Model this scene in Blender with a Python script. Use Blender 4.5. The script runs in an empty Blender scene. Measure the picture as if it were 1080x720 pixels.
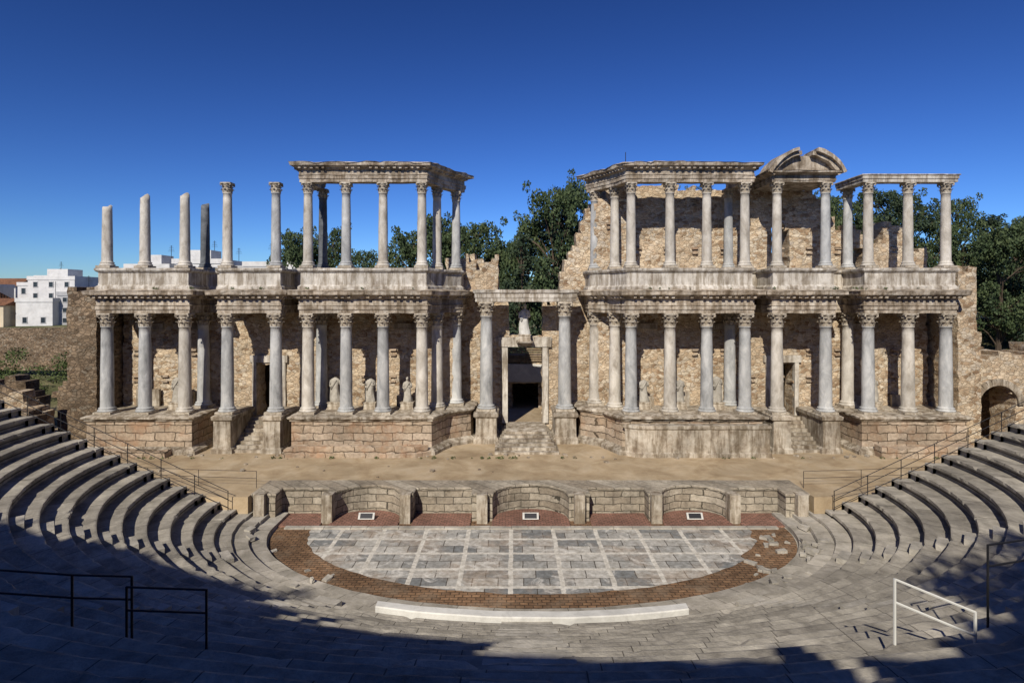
import bpy, math, random
import numpy as np
from mathutils import Vector, noise as mnoise
R = random.Random(7)
sc = bpy.context.scene
AX = 0.97   # symmetry axis of the theatre

# ------------------------------------------------------------------ helpers
def nz(x, y, z, s=1.0):
    return mnoise.noise(Vector((x*s, y*s, z*s)))

class MB:
    def __init__(s): s.v=[]; s.f=[]
    def add(s, vs, fs):
        o=len(s.v); s.v+= [tuple(v) for v in vs]; s.f += [tuple(i+o for i in f) for f in fs]
    def box(s, x0,x1,y0,y1,z0,z1, j=0.0, rot=0.0):
        vs=[]
        cx,cy=(x0+x1)/2,(y0+y1)/2
        for z in (z0,z1):
            for (x,y) in ((x0,y0),(x1,y0),(x1,y1),(x0,y1)):
                if rot:
                    dx,dy=x-cx,y-cy
                    x=cx+dx*math.cos(rot)-dy*math.sin(rot); y=cy+dx*math.sin(rot)+dy*math.cos(rot)
                vs.append((x+R.uniform(-j,j),y+R.uniform(-j,j),z+R.uniform(-j,j)))
        s.add(vs,[(3,2,1,0),(4,5,6,7),(0,1,5,4),(1,2,6,5),(2,3,7,6),(3,0,4,7)])
    def tube(s, p, q, r0, r1=None, n=8):
        r1=r0 if r1 is None else r1
        p=Vector(p);q=Vector(q);d=(q-p).normalized()
        a=d.orthogonal().normalized(); b=d.cross(a)
        vs=[]
        for (c,r) in ((p,r0),(q,r1)):
            for i in range(n):
                t=2*math.pi*i/n
                vs.append(c+a*math.cos(t)*r+b*math.sin(t)*r)
        fs=[(i,(i+1)%n,n+(i+1)%n,n+i) for i in range(n)]
        fs+= [tuple(range(n-1,-1,-1)), tuple(range(n,2*n))]
        s.add(vs,fs)
    def lathe(s, prof, n=20, cx=0,cy=0,cz=0, capt=True):
        vs=[];fs=[]
        for (r,z) in prof:
            for i in range(n):
                t=2*math.pi*i/n; vs.append((cx+r*math.cos(t),cy+r*math.sin(t),cz+z))
        for k in range(len(prof)-1):
            for i in range(n):
                fs.append((k*n+i,k*n+(i+1)%n,(k+1)*n+(i+1)%n,(k+1)*n+i))
        if capt:
            fs.append(tuple(range((len(prof)-1)*n,len(prof)*n))); fs.append(tuple(range(n-1,-1,-1)))
        s.add(vs,fs)
    def mesh(s,name,mat=None,smooth=False):
        me=bpy.data.meshes.new(name); me.from_pydata(s.v,[],s.f); me.update()
        if mat: me.materials.append(mat)
        if smooth: me.polygons.foreach_set('use_smooth',[True]*len(me.polygons))
        return me
    def obj(s,name,mat=None,parent=None,smooth=False,loc=(0,0,0)):
        return place(s.mesh(name,mat,smooth),name,parent,loc)

def place(me,name,parent=None,loc=(0,0,0),rz=0,scale=(1,1,1)):
    o=bpy.data.objects.new(name,me); sc.collection.objects.link(o)
    o.location=loc; o.rotation_euler=(0,0,rz); o.scale=scale
    if parent: o.parent=parent
    return o
def empty(name,loc=(0,0,0)):
    o=bpy.data.objects.new(name,None); sc.collection.objects.link(o); o.location=loc; o.empty_display_size=0.5
    return o

def loft(mb, poly, prof, seg=0.45, jit=0.012, topjit=0.0, seed=0):
    """sweep (offset,z) profile round a CCW footprint, with worn edges"""
    n=len(poly); pts=[]
    for i in range(n):
        p0=Vector(poly[i-1]);p1=Vector(poly[i]);p2=Vector(poly[(i+1)%n])
        e0=(p1-p0).normalized(); e1=(p2-p1).normalized()
        n0=Vector((e0.y,-e0.x)); n1=Vector((e1.y,-e1.x))
        m=(n0+n1); m=m/max(0.3,m.dot(n1)) if m.length>1e-4 else n1
        pts.append((p1,m))
        L=(p2-p1).length; k=max(1,int(L/seg))
        for j in range(1,k):
            pts.append((p1.lerp(p2,j/k),n1))
    N=len(pts); vs=[];fs=[]
    K=len(prof)
    for k,(off,z) in enumerate(prof):
        for (p,m) in pts:
            q=p+m*off
            a=nz(p.x+seed,p.y,z*3,1.9); b=nz(p.x,p.y+seed,z*2+9,1.3)
            zz=z+b*jit
            if k>=K-2 and topjit: zz+= min(0,nz(p.x*1.1+seed,p.y*1.1,3.3))*topjit + nz(p.x*3,p.y*3,5.5)*topjit*0.25
            q=q+m*(a*jit*2)
            vs.append((q.x,q.y,zz))
    for k in range(K-1):
        for i in range(N):
            fs.append((k*N+i,k*N+(i+1)%N,(k+1)*N+(i+1)%N,(k+1)*N+i))
    fs.append(tuple(range((K-1)*N,K*N))); fs.append(tuple(range(N-1,-1,-1)))
    mb.add(vs,fs)

def rubble(name, mask, x0,x1,z0,z1,y0,thick,mat,cell=0.32,jit=0.09,parent=None,xf=None):
    nx=int(round((x1-x0)/cell)); nzn=int(round((z1-z0)/cell))
    dx=(x1-x0)/nx; dz=(z1-z0)/nzn
    fill=[[bool(mask(x0+(i+.5)*dx,z0+(k+.5)*dz)) for k in range(nzn)] for i in range(nx)]
    vid={};vs=[];fs=[]
    def V(i,k,b):
        key=(i,k,b)
        if key not in vid:
            x=x0+i*dx;z=z0+k*dz;y=y0+(thick if b else 0)
            x+=nz(x,y+b*7,z,2.7)*jit*1.3; z+=nz(x+5,y,z+b*4,2.7)*jit*1.3 if k>0 else 0
            y+=nz(x,y,z+11,1.9)*jit*0.9+nz(x,y,z+3,5.1)*jit*0.5
            p=(x,y,z)
            if xf: p=xf(*p)
            vid[key]=len(vs);vs.append(p)
        return vid[key]
    g=lambda i,k: 0<=i<nx and 0<=k<nzn and fill[i][k]
    for i in range(nx):
        for k in range(nzn):
            if not fill[i][k]: continue
            fs.append((V(i,k,0),V(i+1,k,0),V(i+1,k+1,0),V(i,k+1,0)))
            fs.append((V(i+1,k,1),V(i,k,1),V(i,k+1,1),V(i+1,k+1,1)))
            if not g(i-1,k): fs.append((V(i,k,1),V(i,k,0),V(i,k+1,0),V(i,k+1,1)))
            if not g(i+1,k): fs.append((V(i+1,k,0),V(i+1,k,1),V(i+1,k+1,1),V(i+1,k+1,0)))
            if not g(i,k-1): fs.append((V(i,k,1),V(i+1,k,1),V(i+1,k,0),V(i,k,0)))
            if not g(i,k+1): fs.append((V(i,k+1,0),V(i+1,k+1,0),V(i+1,k+1,1),V(i,k+1,1)))
    me=bpy.data.meshes.new(name); me.from_pydata(vs,[],fs); me.materials.append(mat); me.update()
    return place(me,name,parent)

# ------------------------------------------------------------------ materials
def newmat(name):
    m=bpy.data.materials.new(name); m.use_nodes=True
    nt=m.node_tree; nt.nodes.clear()
    o=nt.nodes.new('ShaderNodeOutputMaterial'); b=nt.nodes.new('ShaderNodeBsdfPrincipled')
    nt.links.new(b.outputs[0],o.inputs[0]); b.inputs['Roughness'].default_value=0.85
    b.inputs['Specular IOR Level'].default_value=0.25
    return m,nt,b
def nd(nt,t,**kw):
    n=nt.nodes.new(t)
    for k,v in kw.items(): setattr(n,k,v)
    return n
def coord(nt,rand=False,scale=(1,1,1)):
    tc=nd(nt,'ShaderNodeTexCoord'); v=tc.outputs['Object']
    if rand:
        oi=nd(nt,'ShaderNodeObjectInfo'); m=nd(nt,'ShaderNodeVectorMath',operation='ADD')
        mm=nd(nt,'ShaderNodeMath',operation='MULTIPLY'); mm.inputs[1].default_value=57
        nt.links.new(oi.outputs['Random'],mm.inputs[0]); nt.links.new(v,m.inputs[0]); nt.links.new(mm.outputs[0],m.inputs[1]); v=m.outputs[0]
    mp=nd(nt,'ShaderNodeMapping'); mp.inputs['Scale'].default_value=scale
    nt.links.new(v,mp.inputs[0]); return mp.outputs[0]
def noise(nt,v,scale,detail=6,rough=0.6,dist=0.0):
    n=nd(nt,'ShaderNodeTexNoise'); n.inputs['Scale'].default_value=scale; n.inputs['Detail'].default_value=detail
    n.inputs['Roughness'].default_value=rough; n.inputs['Distortion'].default_value=dist
    nt.links.new(v,n.inputs['Vector']); return n.outputs['Fac']
def ramp(nt,fac,stops):
    r=nd(nt,'ShaderNodeValToRGB'); e=r.color_ramp.elements
    while len(e)<len(stops): e.new(0.5)
    for i,(p,c) in enumerate(stops):
        e[i].position=p; e[i].color=(*c,1) if len(c)==3 else c
    nt.links.new(fac,r.inputs[0]); return r.outputs[0]
def mix(nt,a,b,fac,mode='MIX'):
    m=nd(nt,'ShaderNodeMix',data_type='RGBA',blend_type=mode)
    for s,val in ((m.inputs[0],fac),(m.inputs[6],a),(m.inputs[7],b)):
        if isinstance(val,(int,float)): s.default_value=val
        elif isinstance(val,tuple): s.default_value=(*val,1)
        else: nt.links.new(val,s)
    return m.outputs[2]
def bump(nt,b,h,dist,strength=1.0,prev=None):
    n=nd(nt,'ShaderNodeBump'); n.inputs['Distance'].default_value=dist; n.inputs['Strength'].default_value=strength
    nt.links.new(h,n.inputs['Height'])
    if prev: nt.links.new(prev,n.inputs['Normal'])
    nt.links.new(n.outputs[0],b.inputs['Normal']); return n.outputs[0]

def stone(name,cols,scale=1.2,bs=6,bd=0.04,rand=False,stain=0.5,vscale=(1,1,1),stainscale=0.35,joints=None,streak=False):
    m,nt,b=newmat(name); v=coord(nt,rand,vscale)
    f=noise(nt,v,scale,9,0.68,0.6)
    n=len(cols); c=ramp(nt,f,[(0.3+0.4*i/(n-1),cols[i]) for i in range(n)])
    s=ramp(nt,noise(nt,v,stainscale,6,0.7),[(0.38,(1-stain,)*3),(0.6,(1,1,1))])
    c=mix(nt,c,s,1.0,'MULTIPLY')
    if streak:
        v2=coord(nt,rand,(1.6,1.6,.22))
        c=mix(nt,c,ramp(nt,noise(nt,v2,1.6,6,.7),[(.42,(.5,.46,.41)),(.56,(1,1,1))]),1.0,'MULTIPLY')
    p=None
    if joints:   # stone blocks along each curved row, driven by the mesh UVs (metres along row, row index)
        tc=nd(nt,'ShaderNodeTexCoord')
        br=nd(nt,'ShaderNodeTexBrick',offset=0.5); br.inputs['Scale'].default_value=1
        br.inputs['Color1'].default_value=(.74,.73,.72,1);br.inputs['Color2'].default_value=(1.08,1.07,1.04,1);br.inputs['Mortar'].default_value=(.22,.21,.2,1)
        br.inputs['Brick Width'].default_value=joints;br.inputs['Row Height'].default_value=1.0;br.inputs['Mortar Size'].default_value=.013
        br.inputs['Mortar Smooth'].default_value=.2
        nt.links.new(tc.outputs['UV'],br.inputs['Vector'])
        c=mix(nt,c,br.outputs['Color'],.9,'MULTIPLY')
        inv=ramp(nt,br.outputs['Fac'],[(0,(1,1,1)),(1,(0,0,0))])
        p=bump(nt,b,inv,.02)
    nt.links.new(c,b.inputs['Base Color'])
    bump(nt,b,noise(nt,v,bs,8,0.7),bd,1.0,p)
    return m
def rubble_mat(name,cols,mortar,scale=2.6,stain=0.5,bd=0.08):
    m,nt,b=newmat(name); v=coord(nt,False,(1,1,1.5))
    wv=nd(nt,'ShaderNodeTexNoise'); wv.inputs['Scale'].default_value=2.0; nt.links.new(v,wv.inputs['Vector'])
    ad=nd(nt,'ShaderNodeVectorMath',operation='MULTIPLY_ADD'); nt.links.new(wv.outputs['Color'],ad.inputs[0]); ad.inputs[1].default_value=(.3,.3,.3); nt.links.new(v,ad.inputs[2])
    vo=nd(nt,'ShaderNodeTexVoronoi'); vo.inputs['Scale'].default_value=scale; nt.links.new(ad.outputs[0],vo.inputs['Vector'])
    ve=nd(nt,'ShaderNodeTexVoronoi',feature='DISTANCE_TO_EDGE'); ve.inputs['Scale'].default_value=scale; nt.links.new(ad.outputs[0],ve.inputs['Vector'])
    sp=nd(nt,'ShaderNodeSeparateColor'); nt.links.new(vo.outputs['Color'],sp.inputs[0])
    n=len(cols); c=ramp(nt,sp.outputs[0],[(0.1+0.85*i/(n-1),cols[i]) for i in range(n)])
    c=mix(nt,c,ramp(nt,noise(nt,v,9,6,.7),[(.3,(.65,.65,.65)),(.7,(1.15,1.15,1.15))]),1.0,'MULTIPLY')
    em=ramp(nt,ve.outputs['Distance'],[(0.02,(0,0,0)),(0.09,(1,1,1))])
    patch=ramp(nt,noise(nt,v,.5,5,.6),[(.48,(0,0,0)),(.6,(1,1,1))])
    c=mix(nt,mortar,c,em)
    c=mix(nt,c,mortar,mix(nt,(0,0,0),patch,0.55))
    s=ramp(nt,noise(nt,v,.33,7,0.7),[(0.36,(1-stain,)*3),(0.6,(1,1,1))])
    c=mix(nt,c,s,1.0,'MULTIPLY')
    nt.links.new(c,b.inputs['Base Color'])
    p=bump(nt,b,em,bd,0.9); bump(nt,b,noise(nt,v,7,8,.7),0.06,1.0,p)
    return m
def block_mat(name,c1,c2,mortar,w,h,stain=0.5,horiz=False,off=0.5,ms=0.02,bd=0.03,extra=None,wobble=.09):
    m,nt,b=newmat(name); tc=nd(nt,'ShaderNodeTexCoord'); v=tc.outputs['Object']
    sx=nd(nt,'ShaderNodeSeparateXYZ'); nt.links.new(v,sx.inputs[0]); cb=nd(nt,'ShaderNodeCombineXYZ')
    if horiz:
        nt.links.new(sx.outputs[0],cb.inputs[0]); nt.links.new(sx.outputs[1],cb.inputs[1])
    else:
        a=nd(nt,'ShaderNodeMath',operation='ADD'); nt.links.new(sx.outputs[0],a.inputs[0]); nt.links.new(sx.outputs[1],a.inputs[1])
        nt.links.new(a.outputs[0],cb.inputs[0]); nt.links.new(sx.outputs[2],cb.inputs[1])
    br=nd(nt,'ShaderNodeTexBrick',offset=off); br.inputs['Scale'].default_value=1
    br.inputs['Color1'].default_value=(*c1,1);br.inputs['Color2'].default_value=(*c2,1);br.inputs['Mortar'].default_value=(*mortar,1)
    br.inputs['Brick Width'].default_value=w;br.inputs['Row Height'].default_value=h;br.inputs['Mortar Size'].default_value=ms
    br.inputs['Mortar Smooth'].default_value=0.3; br.inputs['Bias'].default_value=0
    wob=nd(nt,'ShaderNodeTexNoise'); wob.inputs['Scale'].default_value=1.7; nt.links.new(v,wob.inputs['Vector'])
    ad=nd(nt,'ShaderNodeVectorMath',operation='MULTIPLY_ADD'); nt.links.new(wob.outputs['Color'],ad.inputs[0]); ad.inputs[1].default_value=(wobble,)*3; nt.links.new(cb.outputs[0],ad.inputs[2])
    nt.links.new(ad.outputs[0],br.inputs['Vector'])
    c=br.outputs['Color']
    c=mix(nt,c,ramp(nt,noise(nt,v,5,8,.7),[(.3,(.62,.6,.58)),(.68,(1.15,1.15,1.15))]),1.0,'MULTIPLY')
    if extra:
        c=mix(nt,c,extra,ramp(nt,noise(nt,v,.7,7,.7),[(.5,(0,0,0)),(.66,(.8,.8,.8))]))
    c=mix(nt,c,ramp(nt,noise(nt,v,.4,7,.7),[(0.36,(1-stain,)*3),(0.6,(1,1,1))]),1.0,'MULTIPLY')
    nt.links.new(c,b.inputs['Base Color'])
    inv=ramp(nt,br.outputs['Fac'],[(0,(1,1,1)),(1,(0,0,0))])
    p=bump(nt,b,inv,bd,1.0); bump(nt,b,noise(nt,v,8,8,.7),0.04,1.0,p)
    return m

M_bluecol=stone('blue_grey_marble',[(.25,.255,.26),(.44,.445,.445),(.62,.615,.6)],1.6,9,.02,True,.3,(1,1,.45),.6)
M_whitecol=stone('weathered_white_marble',[(.33,.29,.24),(.55,.51,.45),(.7,.66,.6)],1.8,9,.025,True,.3,(1,1,.5),.6)
M_darkcol=stone('dark_marble',[(.07,.075,.085),(.12,.13,.145),(.2,.21,.225)],1.6,9,.02,True,.3)
M_cap=stone('capital_marble',[(.2,.16,.11),(.45,.39,.31),(.67,.62,.54)],4.5,14,.04,True,.3)
M_ent=stone('entablature_stone',[(.22,.17,.12),(.49,.42,.34),(.67,.62,.54)],1.5,7,.05,False,.35,streak=True)
M_parapet=stone('parapet_marble',[(.36,.31,.26),(.58,.54,.48),(.71,.67,.61)],1.3,7,.03,False,.25,streak=True)
M_wall=rubble_mat('rubble_masonry',[(.33,.22,.135),(.5,.37,.245),(.66,.53,.375),(.55,.475,.385),(.72,.62,.48)],(.64,.505,.355),3.1,.28,.06)
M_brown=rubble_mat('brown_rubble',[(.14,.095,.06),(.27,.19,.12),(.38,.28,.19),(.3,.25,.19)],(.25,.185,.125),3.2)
M_podium=block_mat('podium_masonry',(.56,.46,.36),(.39,.3,.215),(.13,.1,.07),1.3,.5,.45,extra=(.38,.23,.14),wobble=.3,ms=.03,bd=.05)
M_plinth=stone('podium_moulding_marble',[(.27,.21,.155),(.5,.44,.36),(.65,.6,.52)],1.5,7,.04,False,.4,streak=True)
M_pulp=block_mat('stage_front_masonry',(.5,.45,.37),(.35,.3,.235),(.1,.09,.07),.95,.38,.5,wobble=.2)
M_seat=stone('cavea_granite',[(.24,.22,.19),(.41,.38,.33),(.56,.52,.45)],1.3,7,.04,False,.35,joints=1.7)
M_low=stone('low_step_marble',[(.28,.26,.22),(.45,.415,.36),(.6,.56,.5)],1.1,7,.03,False,.35,joints=1.5)
M_step=stone('orchestra_step_marble',[(.26,.24,.205),(.43,.4,.35),(.57,.53,.47)],1.1,7,.03,False,.4)
M_sand=stone('sand_floor',[(.3,.215,.13),(.44,.34,.22),(.54,.44,.315)],.55,14,.03,False,.24,stainscale=.25)
M_white=stone('white_painted_masonry',[(.5,.49,.47),(.64,.63,.6),(.74,.73,.7)],1.5,8,.01,False,.2)
M_statue=stone('statue_marble',[(.3,.27,.23),(.43,.4,.35),(.52,.49,.44)],3,12,.02,True,.3)
M_iron,nt,b=newmat('dark_iron'); b.inputs['Base Color'].default_value=(.03,.03,.035,1); b.inputs['Metallic'].default_value=.6; b.inputs['Roughness'].default_value=.55
M_steel,nt,b=newmat('galvanised_steel'); b.inputs['Base Color'].default_value=(.6,.6,.58,1); b.inputs['Metallic'].default_value=.1; b.inputs['Roughness'].default_value=.5
M_red=block_mat('red_brick_paving',(.4,.21,.155),(.29,.16,.12),(.16,.1,.08),.3,.15,.35,True)
M_ring=block_mat('brown_brick_ring',(.36,.215,.12),(.22,.13,.075),(.1,.065,.04),.34,.2,.5,True,bd=.05,extra=(.3,.22,.15))
M_wood=stone('old_wood',[(.16,.12,.08),(.28,.21,.14),(.38,.3,.2)],2,8,.02,False,.3,(4,1,1))

def paving():
    m,nt,b=newmat('marble_slab_paving'); tc=nd(nt,'ShaderNodeTexCoord'); v=tc.outputs['Object']
    wob=nd(nt,'ShaderNodeTexNoise'); wob.inputs['Scale'].default_value=1.1; nt.links.new(v,wob.inputs['Vector'])
    ad=nd(nt,'ShaderNodeVectorMath',operation='MULTIPLY_ADD'); nt.links.new(wob.outputs['Color'],ad.inputs[0]); ad.inputs[1].default_value=(.1,.1,0); nt.links.new(v,ad.inputs[2])
    def brick(w,h,c1,c2,mo,ms,off):
        br=nd(nt,'ShaderNodeTexBrick',offset=off); br.inputs['Scale'].default_value=1
        br.inputs['Color1'].default_value=(*c1,1);br.inputs['Color2'].default_value=(*c2,1);br.inputs['Mortar'].default_value=(*mo,1)
        br.inputs['Brick Width'].default_value=w;br.inputs['Row Height'].default_value=h;br.inputs['Mortar Size'].default_value=ms
        br.inputs['Mortar Smooth'].default_value=0.0
        nt.links.new(ad.outputs[0],br.inputs['Vector']); return br
    A=brick(1.05,.8,(.2,.21,.215),(.54,.52,.48),(.08,.07,.06),.02,0.5)
    B=brick(2.1,1.6,(0,0,0),(0,0,0),(1,1,1),.1,0.0)
    c=A.outputs['Color']
    c=mix(nt,c,(.38,.3,.23),ramp(nt,noise(nt,v,.45,6,.7),[(.48,(0,0,0)),(.62,(.6,.6,.6))]))
    c=mix(nt,c,(.66,.64,.6),ramp(nt,noise(nt,v,.9,7,.7,1),[(.54,(0,0,0)),(.64,(.8,.8,.8))]))
    c=mix(nt,c,(.66,.63,.57),B.outputs['Fac'])
    c=mix(nt,c,ramp(nt,noise(nt,v,3.5,9,.75),[(.32,(.5,.48,.45)),(.62,(1.1,1.1,1.1))]),1.0,'MULTIPLY')
    nt.links.new(c,b.inputs['Base Color']); b.inputs['Roughness'].default_value=.6
    bump(nt,b,noise(nt,v,6,6,.7),.02); return m
M_pave=paving()

def leafmat(name,c1,c2,c3):
    m,nt,b=newmat(name); v=coord(nt,True)
    c=ramp(nt,noise(nt,v,.8,5,.7),[(.35,c1),(.5,c2),(.66,c3)])
    nt.links.new(c,b.inputs['Base Color']); b.inputs['Roughness'].default_value=.7; return m
M_leaf=leafmat('foliage_dark',(.022,.038,.018),(.05,.075,.03),(.1,.125,.05))
M_leaf2=leafmat('foliage_pine',(.018,.033,.02),(.038,.06,.032),(.075,.095,.05))
M_hedge=leafmat('foliage_hedge',(.03,.05,.015),(.07,.1,.03),(.12,.15,.05))
M_bark=stone('bark',[(.04,.03,.02),(.09,.065,.045),(.14,.11,.08)],3,8,.05,False,.3,(1,1,.3))

# ------------------------------------------------------------------ terrain
def hgt(x,y):
    ax=abs(x-AX)
    r=math.hypot(x-AX,(y+10))
    def ss(a,b,t):
        t=max(0,min(1,(t-a)/(b-a))); return t*t*(3-2*t)
    if y<-11:
        inner=-3.2+max(0,(r-15))*.47
        z=min(inner,10.5)
        z=z if r<46 else z+(11.9-z)*ss(46,50,r)
        if r>70: z=11.9-6*ss(70,300,r)
        return z
    z=-.06
    if y<-7 and ax<16: z=-3
    if y>8:
        z+=3.2*ss(20,110,y)+ 6.5*ss(30,70,x)*ss(8,50,y) + 1.5*ss(30,60,-x)*ss(8,30,y)
        z-= 3.0*ss(150,600,y)
        z+= nz(x,y,0,.02)*.8*ss(20,60,y)
    else:
        z+= 6.0*ss(36,60,ax)
    return z
def axis(dense,lim):
    a=list(np.arange(-dense,dense+.1,2.0)); s=2.0; p=dense
    while p<lim:
        s*=1.25; p+=s; a.append(p); a.insert(0,-p)
    return a
xs=axis(64,3000); ys=[t for t in axis(64,3000)]
mb=MB()
for y in ys:
    for x in xs: mb.v.append((x,y,hgt(x,y)))
nx=len(xs)
for j in range(len(ys)-1):
    for i in range(nx-1): mb.f.append((j*nx+i,j*nx+i+1,(j+1)*nx+i+1,(j+1)*nx+i))
mg,nt,b=newmat('dry_grass_ground'); v=coord(nt)
c=ramp(nt,noise(nt,v,.12,9,.7),[(.38,(.07,.085,.03)),(.5,(.14,.14,.06)),(.64,(.29,.24,.15))])
c=mix(nt,c,ramp(nt,noise(nt,v,2.5,8,.7),[(.3,(.6,.6,.6)),(.7,(1.2,1.2,1.2))]),1.0,'MULTIPLY')
nt.links.new(c,b.inputs['Base Color']); bump(nt,b,noise(nt,v,3,8,.7),.15)
mb.obj('ground',mg,smooth=True)

# ------------------------------------------------------------------ cavea (seating)
CY=-10.0
def ell(a,b,t): # t: pi..2pi
    ca,sa=math.cos(t),math.sin(t)
    p=Vector((AX+a*ca,CY+b*sa)); n=Vector((b*ca,a*sa)).normalized(); return p,n
A0,B0=15.1,10.2
TR,RS,Z0=.85,.40,-.6
NS=300
cavea=empty('roman_theatre_seating')
def arc_len(a,b,k=NS):
    out=[0.0]; q0=ell(a,b,math.pi)[0]
    for i in range(1,k+1):
        q=ell(a,b,math.pi+math.pi*i/k)[0]; out.append(out[-1]+(q-q0).length); q0=q
    return out
def set_uv(me,uvs):
    lay=me.uv_layers.new(name='UVMap')
    idx=np.empty(len(me.loops),dtype=np.int32); me.loops.foreach_get('vertex_index',idx)
    lay.data.foreach_set('uv',np.array(uvs,dtype=np.float32)[idx].ravel())
base=[]
for i in range(NS+1):
    t=math.pi+math.pi*i/NS; base.append(ell(A0,B0,t))
al0=arc_len(A0,B0)
mb=MB(); prof=[(0.1,-1.15,-.5)]
NR=33
for n in range(NR):
    z=Z0+RS*n; r=TR*n
    prof+= [(r+.13,z-.16,n+.06),(r-.02,z-.13,n+.1),(r,z-.01,n+.2),(r+.05,z+.0,n+.25),(r+.5,z-.03,n+.6),(r+TR+.11,z-.03,n+.94)]
P=len(prof); N=len(base); uvs=[]
for k,(off,z,vv) in enumerate(prof):
    row=math.floor(vv)
    for i,(p,n) in enumerate(base):
        uvs.append((al0[i]*(1+.045*row)+row*3.71,vv))
        q=p+n*off
        w=nz(q.x,q.y,z,1.4)*.014+nz(q.x,q.y,z,.35)*.03
        e=nz(q.x*1.3+31,q.y*1.3,z*4,1.6)
        wear= max(0,e-.25)*.25 if ((k-1)%6 in (1,2,3)) else 0
        q=q+n*(w+wear*.8)
        mb.v.append((q.x, min(q.y,CY+.0) if abs(n.x)>.999 else q.y, z+nz(q.x,q.y,z+7,.9)*.015-wear*.45))
for k in range(P-1):
    for i in range(N-1): mb.f.append((k*N+i,k*N+i+1,(k+1)*N+i+1,(k+1)*N+i))
o=mb.obj('seat_rows',M_seat,cavea); set_uv(o.data,uvs)
mb=MB()
for sgn in (-1,1):
    top=[(AX+sgn*(A0+o_),z) for o_,z,_ in prof]
    vs=[(x,CY+.02,z-.02) for x,z in top]+[(x,CY+.02,-1.5) for x,z in top]
    vs+=[(x,CY+.62,z-.02) for x,z in top]+[(x,CY+.62,-1.5) for x,z in top]
    m=len(top); fs=[]
    for i in range(m-1):
        fs+=[(i,i+1,m+i+1,m+i),(2*m+i,3*m+i,3*m+i+1,2*m+i+1),(i,2*m+i,2*m+i+1,i+1)]
    mb.add(vs,fs)
mb.obj('end_wall',M_step,cavea)
mb=MB()
for t in (math.pi*1.49, math.pi*1.16, math.pi*1.33, math.pi*1.67, math.pi*1.84):
    p,n=ell(A0,B0,t); tg=Vector((-n.y,n.x)); w=.85 if abs(t-math.pi*1.49)<.01 else .5
    for k in range(-1,NR-1):
        z=Z0+RS*k if k>=0 else -.85; r0=TR*k+.42; r1=TR*(k+1)+.03
        c=[p+n*r0-tg*w,p+n*r0+tg*w,p+n*r1+tg*w,p+n*r1-tg*w]
        j=lambda: R.uniform(-.015,.015)
        vs=[(q.x+j(),q.y+j(),z-.1) for q in c]+[(q.x+j(),q.y+j(),z+RS*.5+j()) for q in c]
        mb.add(vs,[(4,5,6,7),(0,1,5,4),(1,2,6,5),(2,3,7,6),(3,0,4,7),(3,2,1,0)])
mb.obj('radial_stairs',M_step,cavea)

# orchestra
orch=empty('orchestra')
def fan(a,b,z,name,mat,k=140):
    mb=MB()
    ring=[ell(a,b,math.pi+math.pi*i/k)[0] for i in range(k+1)]
    mb.v=[(q.x,q.y,z) for q in ring]
    q0=ring[0];q1=ring[-1]
    mb.v+= [(q1.x,-8.55,z),(q0.x,-8.55,z)]
    mb.f=[tuple(range(len(mb.v)))]
    return mb.obj(name,mat,orch)
fan(15.3,10.4,-1.405,'step_bed',M_step)
fan(12.8,8.0,-1.400,'brick_ring',M_ring)
k=200; mb=MB()
for i in range(k+1):
    t=math.pi+math.pi*i/k; a=11+nz(i*.2,0,0)*.12; b=6.6+nz(i*.2,4,0)*.12
    if t>math.pi*1.8: a-= .9*max(0,nz(i*.09,9,2)+.2)
    q=ell(a,b,t)[0]; mb.v.append((q.x,q.y,-1.396))
mb.v+=[(mb.v[-1][0],-9.9,-1.396),(mb.v[0][0],-9.9,-1.396)]
mb.f=[tuple(range(len(mb.v)))]
mb.obj('slab_paving',M_pave,orch)
mb=MB(); uvs=[]
steps=[(12.85,8.05,-1.405,.1),(12.87,8.08,-1.2,.2),(13.6,8.75,-1.19,.9),(13.66,8.8,-1.02,1.2),(14.35,9.45,-1.01,1.9),(14.4,9.5,-.86,2.2),(15.3,10.4,-.85,2.9)]
for (a,b,z,vv) in steps:
    for i in range(NS+1):
        uvs.append((al0[i]*.95+math.floor(vv)*2.3,vv))
        t=math.pi+math.pi*i/NS; q,n=ell(a,b,t); q=q+n*(nz(q.x,q.y,z,1.3)*.03); mb.v.append((q.x,q.y if abs(n.x)<.9999 else CY+.0,z+nz(q.x,q.y,3,1.1)*.015))
N=NS+1
for k in range(len(steps)-1):
    for i in range(NS): mb.f.append((k*N+i,k*N+i+1,(k+1)*N+i+1,(k+1)*N+i))
o=mb.obj('low_steps',M_low,orch); set_uv(o.data,uvs)
mb=MB()
for s in (-1,1):
    for (a0,a1,z) in ((12.85,13.62,-1.2),(13.62,14.37,-1.02),(14.37,15.3,-.86)):
        x0,x1=sorted((AX+s*a0,AX+s*a1)); mb.box(x0,x1,CY+.003,-8.2,-1.5,z,.004)
mb.obj('step_ends',M_step,orch)
mb=MB()
for i in range(40):
    t=math.pi*R.uniform(1.72,1.98) if i<32 else math.pi*R.uniform(1.02,1.3)
    a=R.uniform(11.2,14.6); q=ell(a,a*.62+.2,t)[0]; s=R.uniform(.08,.26)
    zb=-1.4 if a<12.8 else -1.05
    mb.box(q.x-s,q.x+s,q.y-s*.6,q.y+s*.6,zb-.1,zb+s*.5,.04,R.uniform(0,3))
mb.obj('fallen_stone_blocks',M_step)

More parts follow.
